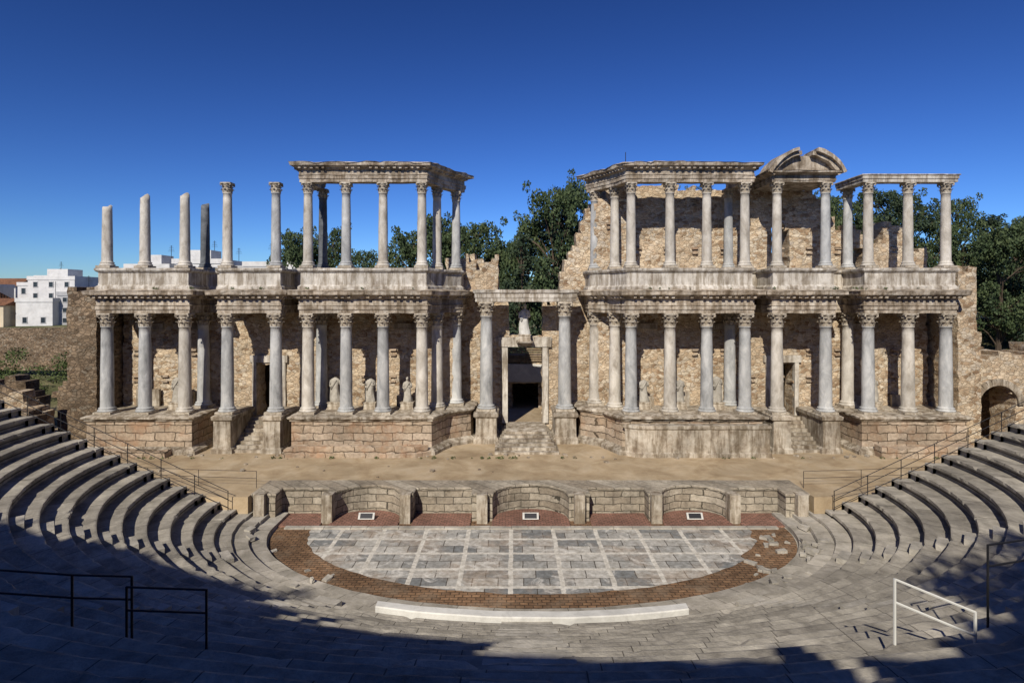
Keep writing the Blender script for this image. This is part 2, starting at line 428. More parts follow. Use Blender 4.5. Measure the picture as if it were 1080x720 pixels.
mb=MB(); K=60
for i in range(K+1):
    x=-4.75+10.85*i/K
    u=(x-AX)/15.2
    for (o_,z) in ((0,-1.25),(0,-.55),(.03,-.51),(.4,-.51),(.43,-.55),(.43,-1.1)):
        b=9.55+o_; y=CY-b*math.sqrt(1-u*u); mb.v.append((x,y,z+nz(x,0,0,.8)*.015))
for i in range(K):
    for k in range(5): mb.f.append((i*6+k,(i+1)*6+k,(i+1)*6+k+1,i*6+k+1))
mb.f+=[tuple(range(6)),tuple(range(K*6+5,K*6-1,-1))]
mb.obj('white_bench_wall',M_white)

# ------------------------------------------------------------------ stage
stage=empty('stage_platform')
YF=-8.9
path=[(-14.5,YF)]
def rect(c,w,dp): path.extend([(c-w/2,YF),(c-w/2,YF+dp),(c+w/2,YF+dp),(c+w/2,YF)])
def arc(c,w,dp,k=14):
    for i in range(k+1):
        t=math.pi*i/k; path.append((c-math.cos(t)*w/2,YF+math.sin(t)*dp))
rect(-12.0,2.6,1.0); arc(-8.55,3.5,1.5); rect(-4.6,3.1,1.0); arc(0,4.0,1.7); rect(4.6,3.1,1.0); arc(8.55,3.5,1.5); rect(12.0,2.6,1.0)
path.append((14.5,YF))
poly=[(AX+x,y) for x,y in path]+[(AX+14.5,-6.6),(AX-14.5,-6.6)]
mb=MB(); loft(mb,poly,[(0,-1.5),(0,-.16),(.05,-.14),(.05,.0),(.0,.03)],.5,.015)
mb.obj('stage_front_wall',M_pulp,stage)
mb=MB()
mb.v=[(-60,-9.36,.0),(AX-14.52,-9.36,0),(AX-14.52,-6.65,0),(AX+14.52,-6.65,0),(AX+14.52,-9.36,0),(62,-9.36,0),(62,9,0),(-60,9,0)]
k=len(mb.v); mb.v+=[(x,y,-1.5) for x,y,z in mb.v[:k]]
mb.f=[tuple(range(k))]+[(i+k,(i+1)%k+k,(i+1)%k,i) for i in range(k)]
mb.obj('sand_floor',M_sand,stage)
mb=MB()
for (c,w,dp) in ((-12.0,2.5,1),(-8.55,3.5,1.5),(-4.6,3.0,1),(0,4.0,1.7),(4.6,3.0,1),(8.55,3.5,1.5),(12.0,2.5,1)):
    mb.box(AX+c-w/2,AX+c+w/2,-9.75,YF+.2 if dp>1.2 else YF+dp-.05,-1.6,-1.33,.005)
    if dp>1.2:
        vs=[]
        for z in (-1.6,-1.325):
            for i in range(15):
                t=math.pi*i/14; vs.append((AX+c-math.cos(t)*(w/2-.05),YF+.15+math.sin(t)*(dp-.25),z))
        mb.add(vs,[tuple(range(29,14,-1))]+[(i,i+1,16+i,15+i) for i in range(14)])
mb.obj('brick_niche_floor',M_red,stage)
mb=MB()
for c in (-14.0,-10.5,-6.48,-2.52,2.52,6.48,10.5,14.0):
    mb.box(AX+c-.27,AX+c+.27,-9.3,-8.7,-1.6,.07,.012)
mb.obj('stage_front_pier',M_plinth,stage)
mb=MB()
x=AX-12.4
while x<AX+12.2:
    w=R.uniform(.7,1.5); mb.box(x,min(x+w-.02,AX+12.4),-10.05,-9.77,-1.6,-1.32+R.uniform(-.01,.01),.008); x+=w
mb.obj('orchestra_kerb',M_step,stage)
mb=MB()
for i in range(70):
    x=R.uniform(-27,29); y=R.uniform(-2.2,-1.0) if R.random()<.7 else R.uniform(-6.3,-2)
    s=R.uniform(.03,.13); mb.box(x-s,x+s,y-s,y+s,-.02,s*.9,s*.25,R.uniform(0,3))
mb.obj('scattered_stones',M_plinth)
for c in (-8.55,0,8.55):
    e=empty('information_board',(AX+c,-8.9,-1.33))
    m=MB(); m.add([(-.42,-.12,.06),(.42,-.12,.06),(.42,.1,.34),(-.42,.1,.34),(-.42,-.07,.03),(.42,-.07,.03),(.42,.15,.31),(-.42,.15,.31)],[(0,1,2,3),(7,6,5,4),(0,4,5,1),(1,5,6,2),(2,6,7,3),(3,7,4,0)])
    m.obj('panel',M_white,e)
    m=MB(); m.add([(-.32,-.095,.1),(.32,-.095,.1),(.32,.07,.31),(-.32,.07,.31)],[(0,1,2,3)]); m.obj('printed_area',M_iron,e)
    m=MB(); m.tube((-.3,.07,0),(-.3,.07,.26),.02); m.tube((.3,.07,0),(.3,.07,.26),.02); m.obj('legs',M_iron,e)

# ------------------------------------------------------------------ stage building
SB=empty('roman_stage_building')
mir=lambda x: 2*AX-x
def mpoly(p): return [(mir(x),y) for x,y in reversed(p)]

def column_mesh(name,H,r,mat,cap=True,broken=False):
    me_parts=MB()
    hc=.0 if not cap else r*2.3
    me_parts.box(-r*1.42,r*1.42,-r*1.42,r*1.42,0,.16,.008)
    pr=[(r*1.38,.16),(r*1.42,.2),(r*1.38,.26),(r*1.2,.28),(r*1.18,.32),(r*1.28,.35),(r*1.24,.4),(r*1.06,.42),(r*1.02,.5)]
    top=H-hc; K=14
    for i in range(1,K+1):
        u=i/K; pr.append((r*(1.0-.14*u**1.6)*(1+R.uniform(-.015,.015)),.5+(top-.5)*u))
    if cap: pr+= [(r*.95,top+.01),(r*.95,top+.06),(r*.85,top+.08)]
    me_parts.lathe(pr,22)
    if broken:
        n=22; base_=len(me_parts.v)-n
        for i in range(n):
            x,y,z=me_parts.v[base_+i]; me_parts.v[base_+i]=(x,y,z+.18*nz(x*4,y*4,H)+x*.25)
    nshaft=len(me_parts.f)
    if cap:
        bell=[(r*.84,top+.05),(r*.86,top+hc*.4),(r*.98,top+hc*.72),(r*1.2,top+hc*.88)]
        me_parts.lathe(bell,16)
        for tier,(zb,hh,out,ph) in enumerate(((.02,.42,.42,0),(.3,.42,.5,.5))):
            for i in range(8):
                t=2*math.pi*(i+ph)/8; d=Vector((math.cos(t),math.sin(t),0)); s=Vector((-d.y,d.x,0))
                sec=[(.88,zb,.30),(.95,zb+hh*.55,.34),(1.08+out*.35,zb+hh*.95,.26),(1.1+out*.7,zb+hh*.86,.14)]
                vs=[]
                for (rr,zz,w) in sec:
                    c=d*(r*rr)+Vector((0,0,top+zz*hc))
                    vs+=[c-s*w*r,c+d*.05*r,c+s*w*r]
                fs=[]
                for a in range(3):
                    fs+=[(a*3,a*3+1,a*3+4,a*3+3),(a*3+1,a*3+2,a*3+5,a*3+4)]
                me_parts.add(vs,fs)
        for i in range(4):
            t=math.pi/4+math.pi/2*i; d=Vector((math.cos(t),math.sin(t),0)); s=Vector((-d.y,d.x,0))
            c=d*r*1.35+Vector((0,0,top+hc*.8)); me_parts.tube(c-s*.1*r,c+s*.1*r,r*.2,n=8)
        vs=[]
        for z in (top+hc*.88,top+hc):
            for i in range(16):
                t=2*math.pi*i/16; q=abs(math.sin(2*(t)))  
                rr=r*(1.15+.38*q**2.2); vs.append((rr*math.cos(t),rr*math.sin(t),z))
        me_parts.add(vs,[(i,(i+1)%16,16+(i+1)%16,16+i) for i in range(16)]+[tuple(range(15,-1,-1)),tuple(range(16,32))])
    me=me_parts.mesh(name,mat); me.materials.append(M_cap)
    for i,p in enumerate(me.polygons):
        if i>=nshaft or i<6: p.material_index=1
        else: p.use_smooth= len(p.vertices)==4
    return me
ZP=2.5; HL=6.7; ZU=12.2; HU=5.7
cl=[column_mesh('lower_column',HL,.41,m) for m in (M_bluecol,M_bluecol,M_whitecol)]
cu=[column_mesh('upper_column',HU,.32,m) for m in (M_whitecol,M_bluecol,M_whitecol)]
cud=column_mesh('dark_upper_column',HU,.31,M_darkcol)
def col(me,x,y,z): place(me,me.name.split('.')[0],SB,(x,y,z),R.choice((0,math.pi/2,math.pi)),(1,1,1))
front=[-27.1,-24.57,-21.9,-19.05,-15.8,-13.65,-11.1,-8.63,-6.03]
flank=[(-5.24,1.75),(-4.05,3.3)]
for i,x in enumerate(front):
    for xx in (x,mir(x)): col(cl[(i+ (xx>0))%3],xx,0,ZP)
for (x,y) in flank:
    for xx in (x,mir(x)):
        col(cl[R.randrange(3)],xx,y,ZP); col(cu[R.randrange(3)],xx,y,ZU)
for x in (-21.86,-13.5):
    for xx in (x,mir(x)): col(cl[R.randrange(3)],xx,2.35,ZP)
for x in front[3:]: col(cu[R.randrange(3)],x,0,ZU)
for x in front: col(cu[R.randrange(3)],mir(x),0,ZU)
for x,H in ((-27.1,4.1),(-24.57,4.8),(-21.9,4.9)):
    col(column_mesh('broken_upper_column',H,.33,M_whitecol,False,True),x,0,ZU)
col(column_mesh('broken_dark_column',4.6,.31,M_darkcol,False,True),-21.75,2.35,ZU)
col(cud,-13.4,2.35,ZU)
for x in (-13.4,-21.86): col(cu[1],mir(x),2.35,ZU)
cg=column_mesh('giant_door_column',7.75,.47,M_bluecol)
for x in (-1.83,mir(-1.83)): col(cg,x,2.75,2.2)

def foot(o=0.5,xa=-27.7,rec=2.1):
    e=o-.5
    return [(xa-e,-o),(-21.3+e,-o),(-21.3+e,rec-e),(-19.65-e,rec-e),(-19.65-e,-o),(-15.2+e,-o),(-15.2+e,rec-e),(-14.25-e,rec-e),(-14.25-e,-o),
            (-5.55+e,-o),(-4.72+e,1.45-e*.3),(-3.45+e,2.85-e*.4),(-3.35+e,5.3),(xa-e,5.3)]
F=foot()
def podium(o):
    e=o-.5
    wing=[(-27.7-e,-o),(-21.3+e,-o),(-21.3+e,3.2),(-27.7-e,3.2)]
    blk=[(-14.25-e,-o),(-5.55+e,-o),(-4.72+e,1.45-e*.3),(-3.2+e,2.7-e*.5),(-3.0+e,5.2),(-14.25-e,5.2)]
    return wing,blk
mbp=MB(); mbm=MB()
for P_ in podium(.75):
    for P2 in (P_,mpoly(P_)):
        loft(mbp,P2,[(0.02,.42),(0,2.12)],.5,.02)
        loft(mbm,P2,[(.42,-.1),(.42,.2),(.34,.24),(.3,.3),(.1,.4),(.06,.46)],.5,.03)
        loft(mbm,P2,[(.0,2.08),(.1,2.14),(.14,2.22),(.26,2.3),(.26,2.4),(.1,2.46),(-.3,2.5)],.35,.04)
for P_ in ([(-14.6,-1.75),(-6.2,-1.75),(-5.4,-1.2),(-14.6,-1.2)],):
    loft(mbm,mpoly(P_),[(.1,-.1),(.1,.25),(0,.32),(0,1.75),(.08,1.85),(.08,2.02),(0,2.05)],.5,.03,.0)
    loft(mbp,P_,[(.1,-.1),(.1,.25),(0,.32),(0,.7)],.5,.04,.35)
loft(mbp,[(-27.9,-1.9),(-22.2,-1.9),(-22.2,-1.1),(-27.9,-1.1)],[(.05,-.1),(.05,.3),(0,.4)],.4,.05,.35)
loft(mbp,[(23.6,-1.9),(29.6,-1.9),(29.6,-1.1),(23.6,-1.1)],[(.05,-.1),(.05,.45),(0,.7)],.4,.05,.4)
mbp.obj('podium_wall',M_podium,SB); mbm.obj('podium_moulding',M_plinth,SB)
mb=MB(); ms=MB()
for x in (-19.05,-15.8):
    for xx in (x,mir(x)):
        q=[(xx-.55,-.75),(xx+.55,-.75),(xx+.55,2.6),(xx-.55,2.6)]
        loft(mb,q,[(.14,-.1),(.14,.28),(.02,.4),(0,2.1),(.12,2.2),(.14,2.42),(0,2.5)],.5,.02)
for c in (-17.42,mir(-17.42)):
    for k in range(9):
        ms.box(c-1.05,c+1.05,-.6+k*.36,3.2,k*.2-.1,k*.2+.2,.012)
for k in range(6):
    w=2.1-.12*k
    ms.box(AX-w+.02*k,AX+w,-1.0+k*.55,5.2,k*.145-.1,k*.145+.145,.015)
mb.obj('door_pedestal',M_plinth,SB); ms.obj('door_stairs',M_plinth,SB)
mb=MB()
for xx in (-1.83,mir(-1.83)):
    q=[(xx-.72,1.95),(xx+.72,1.95),(xx+.72,5.3),(xx-.72,5.3)]
    loft(mb,q,[(.16,-.1),(.16,.35),(.02,.5),(0,1.75),(.14,1.9),(.16,2.1),(0,2.2)],.5,.02)
mb.obj('giant_column_pedestal',M_plinth,SB)

entL=[(-.12,9.2),(-.12,9.42),(-.06,9.44),(-.06,9.68),(.0,9.72),(-.1,9.76),(-.1,10.12),(.0,10.18),(.12,10.3),(.42,10.42),(.46,10.62),(.5,10.68),(.2,10.76),(-.1,10.82)]
mb=MB()
for P_ in (F,mpoly(F)): loft(mb,P_,entL,.33,.03,.14)
mb.obj('lower_entablature',M_ent,SB)
parp=[(-.05,10.74),(-.05,10.95),(-.16,11.05),(-.2,11.1),(-.2,11.9),(-.1,11.95),(-.02,12.05),(-.02,12.17),(-.1,12.2)]
mb=MB()
for P_ in (F,mpoly(F)): loft(mb,P_,parp,.45,.018,.0)
mb.obj('upper_podium_parapet',M_parapet,SB)
mb=MB()
loft(mb,[(-2.6,2.2),(mir(-2.6),2.2),(mir(-2.6),3.35),(-2.6,3.35)],[(0,9.95),(0,10.2),(.04,10.22),(.04,10.5),(.14,10.58),(.18,10.78),(.1,10.8)],.45,.02,.04)
mb.obj('central_lintel',M_parapet,SB)
def beam(pts,w):
    out=[Vector(p) for p in pts]; inner=[]
    for i,p in enumerate(out):
        if i==0: e=(out[1]-p).normalized(); nrm=Vector((-e.y,e.x)); inner.append(p+nrm*w)
        elif i==len(out)-1: e=(p-out[i-1]).normalized(); nrm=Vector((-e.y,e.x)); inner.append(p+nrm*w)
        else:
            e0=(p-out[i-1]).normalized();e1=(out[i+1]-p).normalized()
            n0=Vector((-e0.y,e0.x));n1=Vector((-e1.y,e1.x)); m=n0+n1; m/=max(.3,m.dot(n1)); inner.append(p+m*w)
    return [tuple(p) for p in out]+[tuple(p) for p in reversed(inner)]
B1=beam([(-14.2,2.85),(-14.2,-.45),(-5.6,-.45),(-4.75,1.5),(-3.35,3.6)],.86)
zb=ZU+HU
entU=[(-.08,zb),(-.08,zb+.2),(-.03,zb+.22),(-.03,zb+.42),(.02,zb+.46),(-.06,zb+.5),(-.06,zb+.78),(.05,zb+.84),(.12,zb+.92),(.38,zb+1.02),(.42,zb+1.2),(.46,zb+1.25),(.1,zb+1.33)]
mb=MB()
loft(mb,B1,entU,.3,.035,.28)
B1m=mpoly(B1); loft(mb,B1m,entU,.3,.035,.28,5)
B2=[(mir(-15.25),-.45),(mir(-15.25)+4.35,-.45),(mir(-15.25)+4.35,3.0),(mir(-15.25),3.0)]
loft(mb,B2,[(o_,zb+(z-zb)*.55) for o_,z in entU],.38,.02,.05)
mb.obj('upper_entablature',M_ent,SB)
mb=MB()
cx=mir(-17.42)
def arcpiece(t0,t1,r0,r1,y0,y1,zc,k=12,chord=None):
    vs=[];fs=[]
    for i in range(k+1):
        t=t0+(t1-t0)*i/k
        for (r,y) in ((r0,y0),(r1,y0),(r1,y1),(r0,y1)):
            w=nz(t*5,r*3,y)*.05
            z=zc+math.sin(t)*(r+w); x=cx+math.cos(t)*(r+w)
            if chord is not None and r==r0: z=chord; x=cx+math.cos(t)*r1
            vs.append((x,y,z))
    for i in range(k):
        for a in range(4): fs.append((i*4+a,i*4+(a+1)%4,(i+1)*4+(a+1)%4,(i+1)*4+a))
    fs+=[(3,2,1,0),tuple(k*4+a for a in range(4))]
    mb.add(vs,fs)
zc=zb+.6-1.15
rd=math.radians
arcpiece(rd(24),rd(80),2.3,2.55,-.75,.8,zc)
arcpiece(rd(97),rd(156),2.3,2.55,-.75,.8,zc)
arcpiece(rd(24),rd(76),2.55,2.78,-1.0,1.0,zc)
arcpiece(rd(102),rd(156),2.55,2.78,-1.0,1.0,zc)
arcpiece(rd(27),rd(153),.5,2.34,-.3,.5,zc-.03,18,zb+.6)
mb.obj('broken_pediment',M_ent,SB)
mb=MB()
B3=[(mir(-21.35),-.38),(mir(-27.65),-.38),(mir(-27.65),.38),(mir(-22.1),.38),(mir(-22.1),2.9),(mir(-21.35),2.9)]
loft(mb,B3,[(0,zb),(0,zb+.2),(.05,zb+.22),(.05,zb+.42),(.12,zb+.46),(.1,zb+.52)],.5,.015)
mb.obj('wing_architrave',M_parapet,SB)
mb=MB()
def dent(P_,z,off,size,h,step):
    n=len(P_)
    for i in range(n):
        p=Vector(P_[i]);q=Vector(P_[(i+1)%n]); L=(q-p).length
        if L<.8: continue
        e=(q-p)/L; nr=Vector((e.y,-e.x))
        if nr.y>.5: continue
        k=int(L/step)
        for j in range(k+1):
            if R.random()<.2: continue
            c=p+e*(L*(j+.5)/(k+1))+nr*off
            mb.box(c.x-size/2,c.x+size/2,c.y-size/2,c.y+size/2,z,z+h*R.uniform(.7,1),.015)
for P_ in (F,mpoly(F)): dent(P_,10.2,.16,.2,.17,.42)
for P_ in (B1,B1m): dent(P_,zb+.84,.16,.18,.15,.4)
mb.obj('cornice_modillions',M_ent,SB)

# back walls ------------------------------------------------------
def doorL(x): return -18.35<x<-16.6
def maskL(x,z):
    if z>9.3: return False
    if doorL(x) and z<5.6: return False
    return True
rubble('back_wall',maskL,-28.0,-4.2,0,9.6,3.0,1.5,M_wall,parent=SB,jit=.11)
def topR(x):
    pts=[(5.0,10.9),(5.6,12.0),(5.8,16.6),(6.8,17.2),(7.4,18.2),(12,18.3),(15.6,18.1),(16.4,19.0),(18.2,18.4),(20.6,18.0),(21.8,17.6),(22.8,16.8),(23.2,15.0),(24.3,15.4),(25.2,15.3),(25.4,14.0),(26.5,14.2),(26.8,15.6),(28.2,15.4),(28.6,14.0),(30,13.2)]
    for (a,b),(c,d) in zip(pts,pts[1:]):
        if a<=x<=c: return b+(d-b)*(x-a)/(c-a)
    return 12
def maskR(x,z):
    if z>topR(x)+nz(x,0,z,.9)*.7: return False
    xm=mir(x)
    if doorL(xm) and z<5.6: return False
    if 18.6<x<19.9 and 12<z<14.9+math.sqrt(max(0,.42-(x-19.25)**2)): return False
    if 24.6<x<25.3 and 12.3<z<13.9: return False
    return True
rubble('back_wall',maskR,5.9,29.9,0,19.6,3.0,1.5,M_wall,parent=SB,jit=.12)
mb=MB()
for x in np.arange(7,29,2.05):
    for z in (13.6,15.4,17.0,4.4,6.3):
        if z>topR(x)-1 or R.random()<.35: continue
        mb.box(x-.2,x+.2,2.84,3.05,z-.22,z-.12,.02); mb.box(x-.22,x+.24,2.83,3.05,z+.12,z+.26,.02)
for x in np.arange(-27,-5,2.05):
    for z in (4.4,6.3):
        if doorL(x) or R.random()<.35: continue
        mb.box(x-.2,x+.2,2.84,3.05,z-.22,z-.12,.02); mb.box(x-.22,x+.24,2.83,3.05,z+.12,z+.26,.02)
mb.obj('wall_corbel_stones',M_podium,SB)
def maskC(x,z):
    u=x-AX
    if abs(u)<1.5 and z<6.7: return False
    if abs(u)<1.25 and z>7.3: return False
    if abs(u)<2.6: return z<9.9+nz(x,0,z,1)*.4
    if u<0: return z<(13.3 if u<-3.2 else 12.2 if u<-2.9 else 11)+nz(x,0,z,1.2)*.6
    return z<(10.6+max(0,(u-2.0))*2.2)+nz(x,0,z,1.2)*1.2
rubble('central_wall',maskC,-5.0,7.4,0,18.6,5.0,1.4,M_wall,parent=SB,jit=.12)
rubble('upper_remnant_wall',lambda x,z: z<12.8+nz(x,2,z,1.1)*1.6+(x<-3.2)*.6,-4.6,-1.0,10.6,14.6,4.3,.6,M_wall,parent=SB,cell=.28)
mb=MB()
for c in (-17.47,mir(-17.47)):
    mb.box(c-1.2,c-.88,2.86,3.2,1.6,5.6,.02); mb.box(c+.88,c+1.2,2.86,3.2,1.6,5.6,.02); mb.box(c-1.35,c+1.35,2.84,3.25,5.6,6.1,.02)
mb.box(AX-1.75,AX-1.3,4.82,5.3,.85,6.5,.02); mb.box(AX+1.3,AX+1.75,4.82,5.3,.85,6.5,.02); mb.box(AX-2.0,AX+2.0,4.78,5.4,6.55,7.28,.02)
mb.obj('door_surround',M_parapet,SB)
rubble('rear_corridor_wall',lambda x,z: z<5.4 and not (abs(x-1.2)<1.25 and z<2.9),-4.5,6.5,0,5.6,12.0,.8,M_wall,parent=SB)
mb=MB(); mb.box(-.35,2.75,11.7,12.05,2.95,4.5,.03); mb.obj('rear_lintel_slab',M_white,SB)
mb=MB()
for k in range(6): mb.box(-.6,3.0,11.75+k*.02,11.85+k*.02,4.75+k*.2,4.75+k*.2+.13,.01)
for x in (-.5,1.2,2.9): mb.box(x-.06,x+.06,11.86,11.95,4.6,6.0,.01)
mb.obj('wooden_slats',M_wood,SB)
rubble('rear_shade_wall',lambda x,z: z<4.9,-3,5.4,0,5.2,17,.6,M_brown,parent=SB)  # added back wall closing off the darkened space
mb=MB(); mb.box(-2.9,5.3,12.85,17.0,4.6,4.9,.02); mb.box(-3.0,-2.5,12.85,17,0,4.58,.02); mb.box(4.9,5.4,12.85,17,0,4.58,.02); mb.obj('rear_shade_box',M_brown,SB)  # added roof and sides, block light so the rear opening stays dark
mb=MB(); mb.box(AX-1.6,AX+1.8,5.2,16.9,-.1,.6,.0); mb.obj('passage_floor',M_sand,SB)
for c in (-17.47,mir(-17.47)):
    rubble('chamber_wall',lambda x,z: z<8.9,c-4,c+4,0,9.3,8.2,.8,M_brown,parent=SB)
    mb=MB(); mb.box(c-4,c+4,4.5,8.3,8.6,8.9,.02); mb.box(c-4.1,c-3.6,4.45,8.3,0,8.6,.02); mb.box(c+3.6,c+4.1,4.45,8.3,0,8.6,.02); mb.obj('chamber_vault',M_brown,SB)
mb=MB()
for x in (-26,-23.3,-12.5,-10,-7.5):
    for xx in (x,mir(x)):
        if R.random()<.8:
            w=R.uniform(.5,.9); mb.box(xx-w,xx+w,2.62,2.86,2.5,2.5+R.uniform(.6,1.3),.03)
        if R.random()<.6: mb.box(xx-1.0,xx+1.0,2.8,2.95,8.0,8.4,.03)
mb.obj('marble_revetment',M_plinth,SB)
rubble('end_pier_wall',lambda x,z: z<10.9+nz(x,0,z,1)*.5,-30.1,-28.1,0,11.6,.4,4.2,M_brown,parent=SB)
rubble('end_pier_wall',lambda x,z: z<12.3+nz(x,0,z,1)*.6 and x<31.9-(z>8)*.3,30.3,32.2,0,13,.6,4.2,M_wall,parent=SB)
mb=MB(); mb.tube((8.1,2.6,18),(8.1,2.6,20.6),.025); mb.obj('lightning_rod',M_iron,SB)

# ------------------------------------------------------------------ statues
def statue(x,y,z,h=1.9,head=False,seed=0,arm=1,mat=None):
    mat=mat or M_statue
    e=empty('marble_statue',(x,y,z))
    s=h/1.9; mb=MB(); K=28
    prof=[(0,.34,.26),(.05,.35,.27),(.4,.31,.235),(.8,.28,.21),(1.0,.27,.2),(1.15,.25,.18),(1.3,.27,.18),(1.42,.285,.17),(1.5,.25,.145),(1.55,.14,.11),(1.6,.075,.075)]
    if head: prof+=[(1.66,.07,.075),(1.69,.085,.1),(1.76,.1,.12),(1.84,.095,.115),(1.9,.06,.075),(1.92,.01,.01)]
    fine=[]
    for a,b in zip(prof,prof[1:]):
        for j in range(3): fine.append(tuple(a[q]+(b[q]-a[q])*j/3 for q in range(3)))
    fine.append(prof[-1])
    for (zz,rx,ry) in fine:
        for i in range(K):
            t=2*math.pi*i/K
            f=0
            if zz<1.42: f=.05*math.sin(t*9+zz*2.2+seed)+.06*math.sin(t*4-zz*4+seed)
            sx=.04*math.sin(zz*3+seed)
            mb.v.append(((rx*math.cos(t)*(1+f)+sx)*s,(ry*math.sin(t)*(1+f))*s,zz*s))
    for k in range(len(fine)-1):
        for i in range(K): mb.f.append((k*K+i,k*K+(i+1)%K,(k+1)*K+(i+1)%K,(k+1)*K+i))
    mb.f.append(tuple(range((len(fine)-1)*K,len(fine)*K)))
    mb.obj('draped_body',mat,e,True)
    mb=MB()
    mb.tube((-.25*s,0,1.42*s),(-.33*s,-.02*s,1.08*s),.085*s,.07*s,10); mb.tube((-.33*s,-.02*s,1.08*s),(-.2*s,-.28*s,1.0*s),.07*s,.045*s,10)
    mb.tube((.25*s,0,1.42*s),(.33*s,.02*s,1.1*s),.085*s,.07*s,10)
    if arm: mb.tube((.33*s,.02*s,1.1*s),(.1*s,-.2*s,1.2*s),.07*s,.05*s,10)
    mb.tube((.12*s,-.16*s,1.44*s),(-.22*s,-.2*s,.85*s),.05*s,.07*s,8)
    mb.obj('arms_and_mantle',mat,e,True)
    mb=MB(); loft(mb,[(-.42,-.36),(.42,-.36),(.42,.36),(-.42,.36)],[(.06,-.5),(.06,-.42),(0,-.38),(0,-.1),(.05,-.06),(.05,.0)],.4,.005)
    mb.obj('pedestal',M_plinth,e)
statue(-23.3,1.6,3.0,2.0,False,1); statue(-12.35,1.7,3.0,2.0,False,2,0); statue(-9.9,1.7,3.0,1.9,False,3)
statue(-7.3,1.7,3.0,1.7,True,7)
statue(11.7,1.7,3.0,1.8,False,4); statue(14.25,1.6,3.0,2.1,False,5); statue(9.2,1.7,3.0,1.8,False,8,0); statue(25.2,1.7,3.0,1.9,False,6,0)
statue(AX-.05,4.0,7.55,2.2,True,9,1,M_white)
mb=MB(); loft(mb,[(AX-.65,3.5),(AX+.55,3.5),(AX+.55,5.1),(AX-.65,5.1)],[(-.35,6.72),(-.2,6.8),(0,6.95),(0,7.05)],.5,.01); mb.obj('statue_bracket',M_plinth,SB)

# ------------------------------------------------------------------ side ruins
rubble('ruined_wall',lambda x,z: z<3.6+nz(x,0,0,.35)*2.0+nz(x,0,z,1.3)*.5+(x>-33)*1.2 and not (-36.2<x<-34.6 and z<2.6),-60,-30.2,-.2,7.5,5.5,1.4,M_brown,cell=.4)
rubble('ruined_wall',lambda x,z: z<2.3+nz(x,5,0,.5)*1.6+nz(x,3,z,1.3)*.5,-46,-30.8,-.2,5,-1.5,1.1,M_brown,cell=.35)
rubble('ruined_wall',lambda x,z: z<2.8+nz(x,8,0,.5)*1.6,-60,-33,-.2,6,2,1.1,M_wall,cell=.35)
def maskArch(x,z):
    cx_,zs=33.3,2.9
    d=math.hypot(x-cx_,z-zs)
    if abs(x-cx_)<1.35 and z<zs: return False
    if d<1.35: return False
    if 36.2<x<37.6 and z<3.4: return False
    return z<6.6-abs(x-33.6)*.28+nz(x,0,z,.8)*.9+ (1.2 if x>36 else 0)
rubble('arched_ruin',maskArch,30.9,46,0,8.5,1.0,2.2,M_wall,cell=.28)
mb=MB()
for i in range(15):
    t=math.pi*(i+.5)/15; c=Vector((33.3+1.55*math.cos(t),.95,2.9+1.55*math.sin(t)))
    d=Vector((math.cos(t),0,math.sin(t))); s=Vector((-d.z,0,d.x))
    vs=[]
    for y in (.82,1.3):
        for (a,b_) in ((-.22,-.14),(.22,-.16),(.22,.16),(-.22,.14)):
            q=c+d*a+s*b_; vs.append((q.x,y,q.z))
    mb.add(vs,[(0,1,2,3),(7,6,5,4),(0,4,5,1),(1,5,6,2),(2,6,7,3),(3,7,4,0)])
mb.obj('arch_voussoirs',M_plinth,bpy.data.objects['arched_ruin'])
rubble('arch_chamber_wall',lambda x,z: z<6.2+nz(x,0,z,1)*.6,30.9,40,0,7,4.6,.8,M_brown,cell=.4)
rubble('boundary_wall',lambda x,z: z<7.0,-90,-31,2,7.8,28,.5,M_brown,cell=.9,jit=.03)

# ------------------------------------------------------------------ railings
def railing(name,pts,h=1.0,mat=M_iron,bars=2,r=.022,tops=None):
    e=MB(); T_=tops or [p[2]+h for p in pts]
    for (p,tp),(q,tq) in zip(zip(pts,T_),zip(pts[1:],T_[1:])):
        for k in range(bars):
            dd=k*.42*h; e.tube((p[0],p[1],tp-dd),(q[0],q[1],tq-dd),r,n=6)
    for p,tp in zip(pts,T_): e.tube(p,(p[0],p[1],tp+.01),r*1.15,n=6)
    return e.obj(name,mat)
for s in (-1,1):
    pts=[(AX+s*(A0+TR*k+.3),CY+.35,Z0+RS*k) for k in range(0,NR,2)]
    railing('metal_railing',pts,1.0,M_iron,3,.018)
pts=[(AX-14.7,-7.9,0),(-17,-7.6,0),(-20,-7.2,0),(-23,-6.8,0)]
railing('metal_railing',pts,.9,M_iron,2,.013)
railing('metal_railing',[(mir(x),y,z) for x,y,z in pts],.9,M_iron,2,.013)
def rowz(x,y):
    lo,hi=0,40
    for _ in range(30):
        m=(lo+hi)/2
        v=((x-AX)/(A0+m))**2+((y-CY)/(B0+m))**2
        if v>1: lo=m
        else: hi=m
    return Z0+RS*math.floor(lo/TR)
def rl(pl,tops,mat,r=.022,bars=2):
    railing('metal_railing',[(x,y,rowz(x,y)-.05) for x,y in pl],1.0,mat,bars,r,tops)
rl([(-9.9,-29),(-8.1,-29),(-7.0,-29)],[5.2,5.08,5.05],M_iron,.02)
rl([(-7.0,-29.15),(-5.55,-29.15)],[4.93,4.88],M_iron,.02)
rl([(7.05,-29),(8.3,-29.3)],[5.0,4.55],M_steel,.024)
rl([(9.4,-28.2),(10.9,-27.6)],[5.3,5.2],M_iron,.02)
e=empty('street_lamp',(-62,24,2.5)); m=MB(); m.tube((0,0,0),(0,0,10.5),.09,.05,8); m.tube((0,0,10.4),(1.1,0,10.8),.04,.035,6); m.obj('pole',M_iron,e)
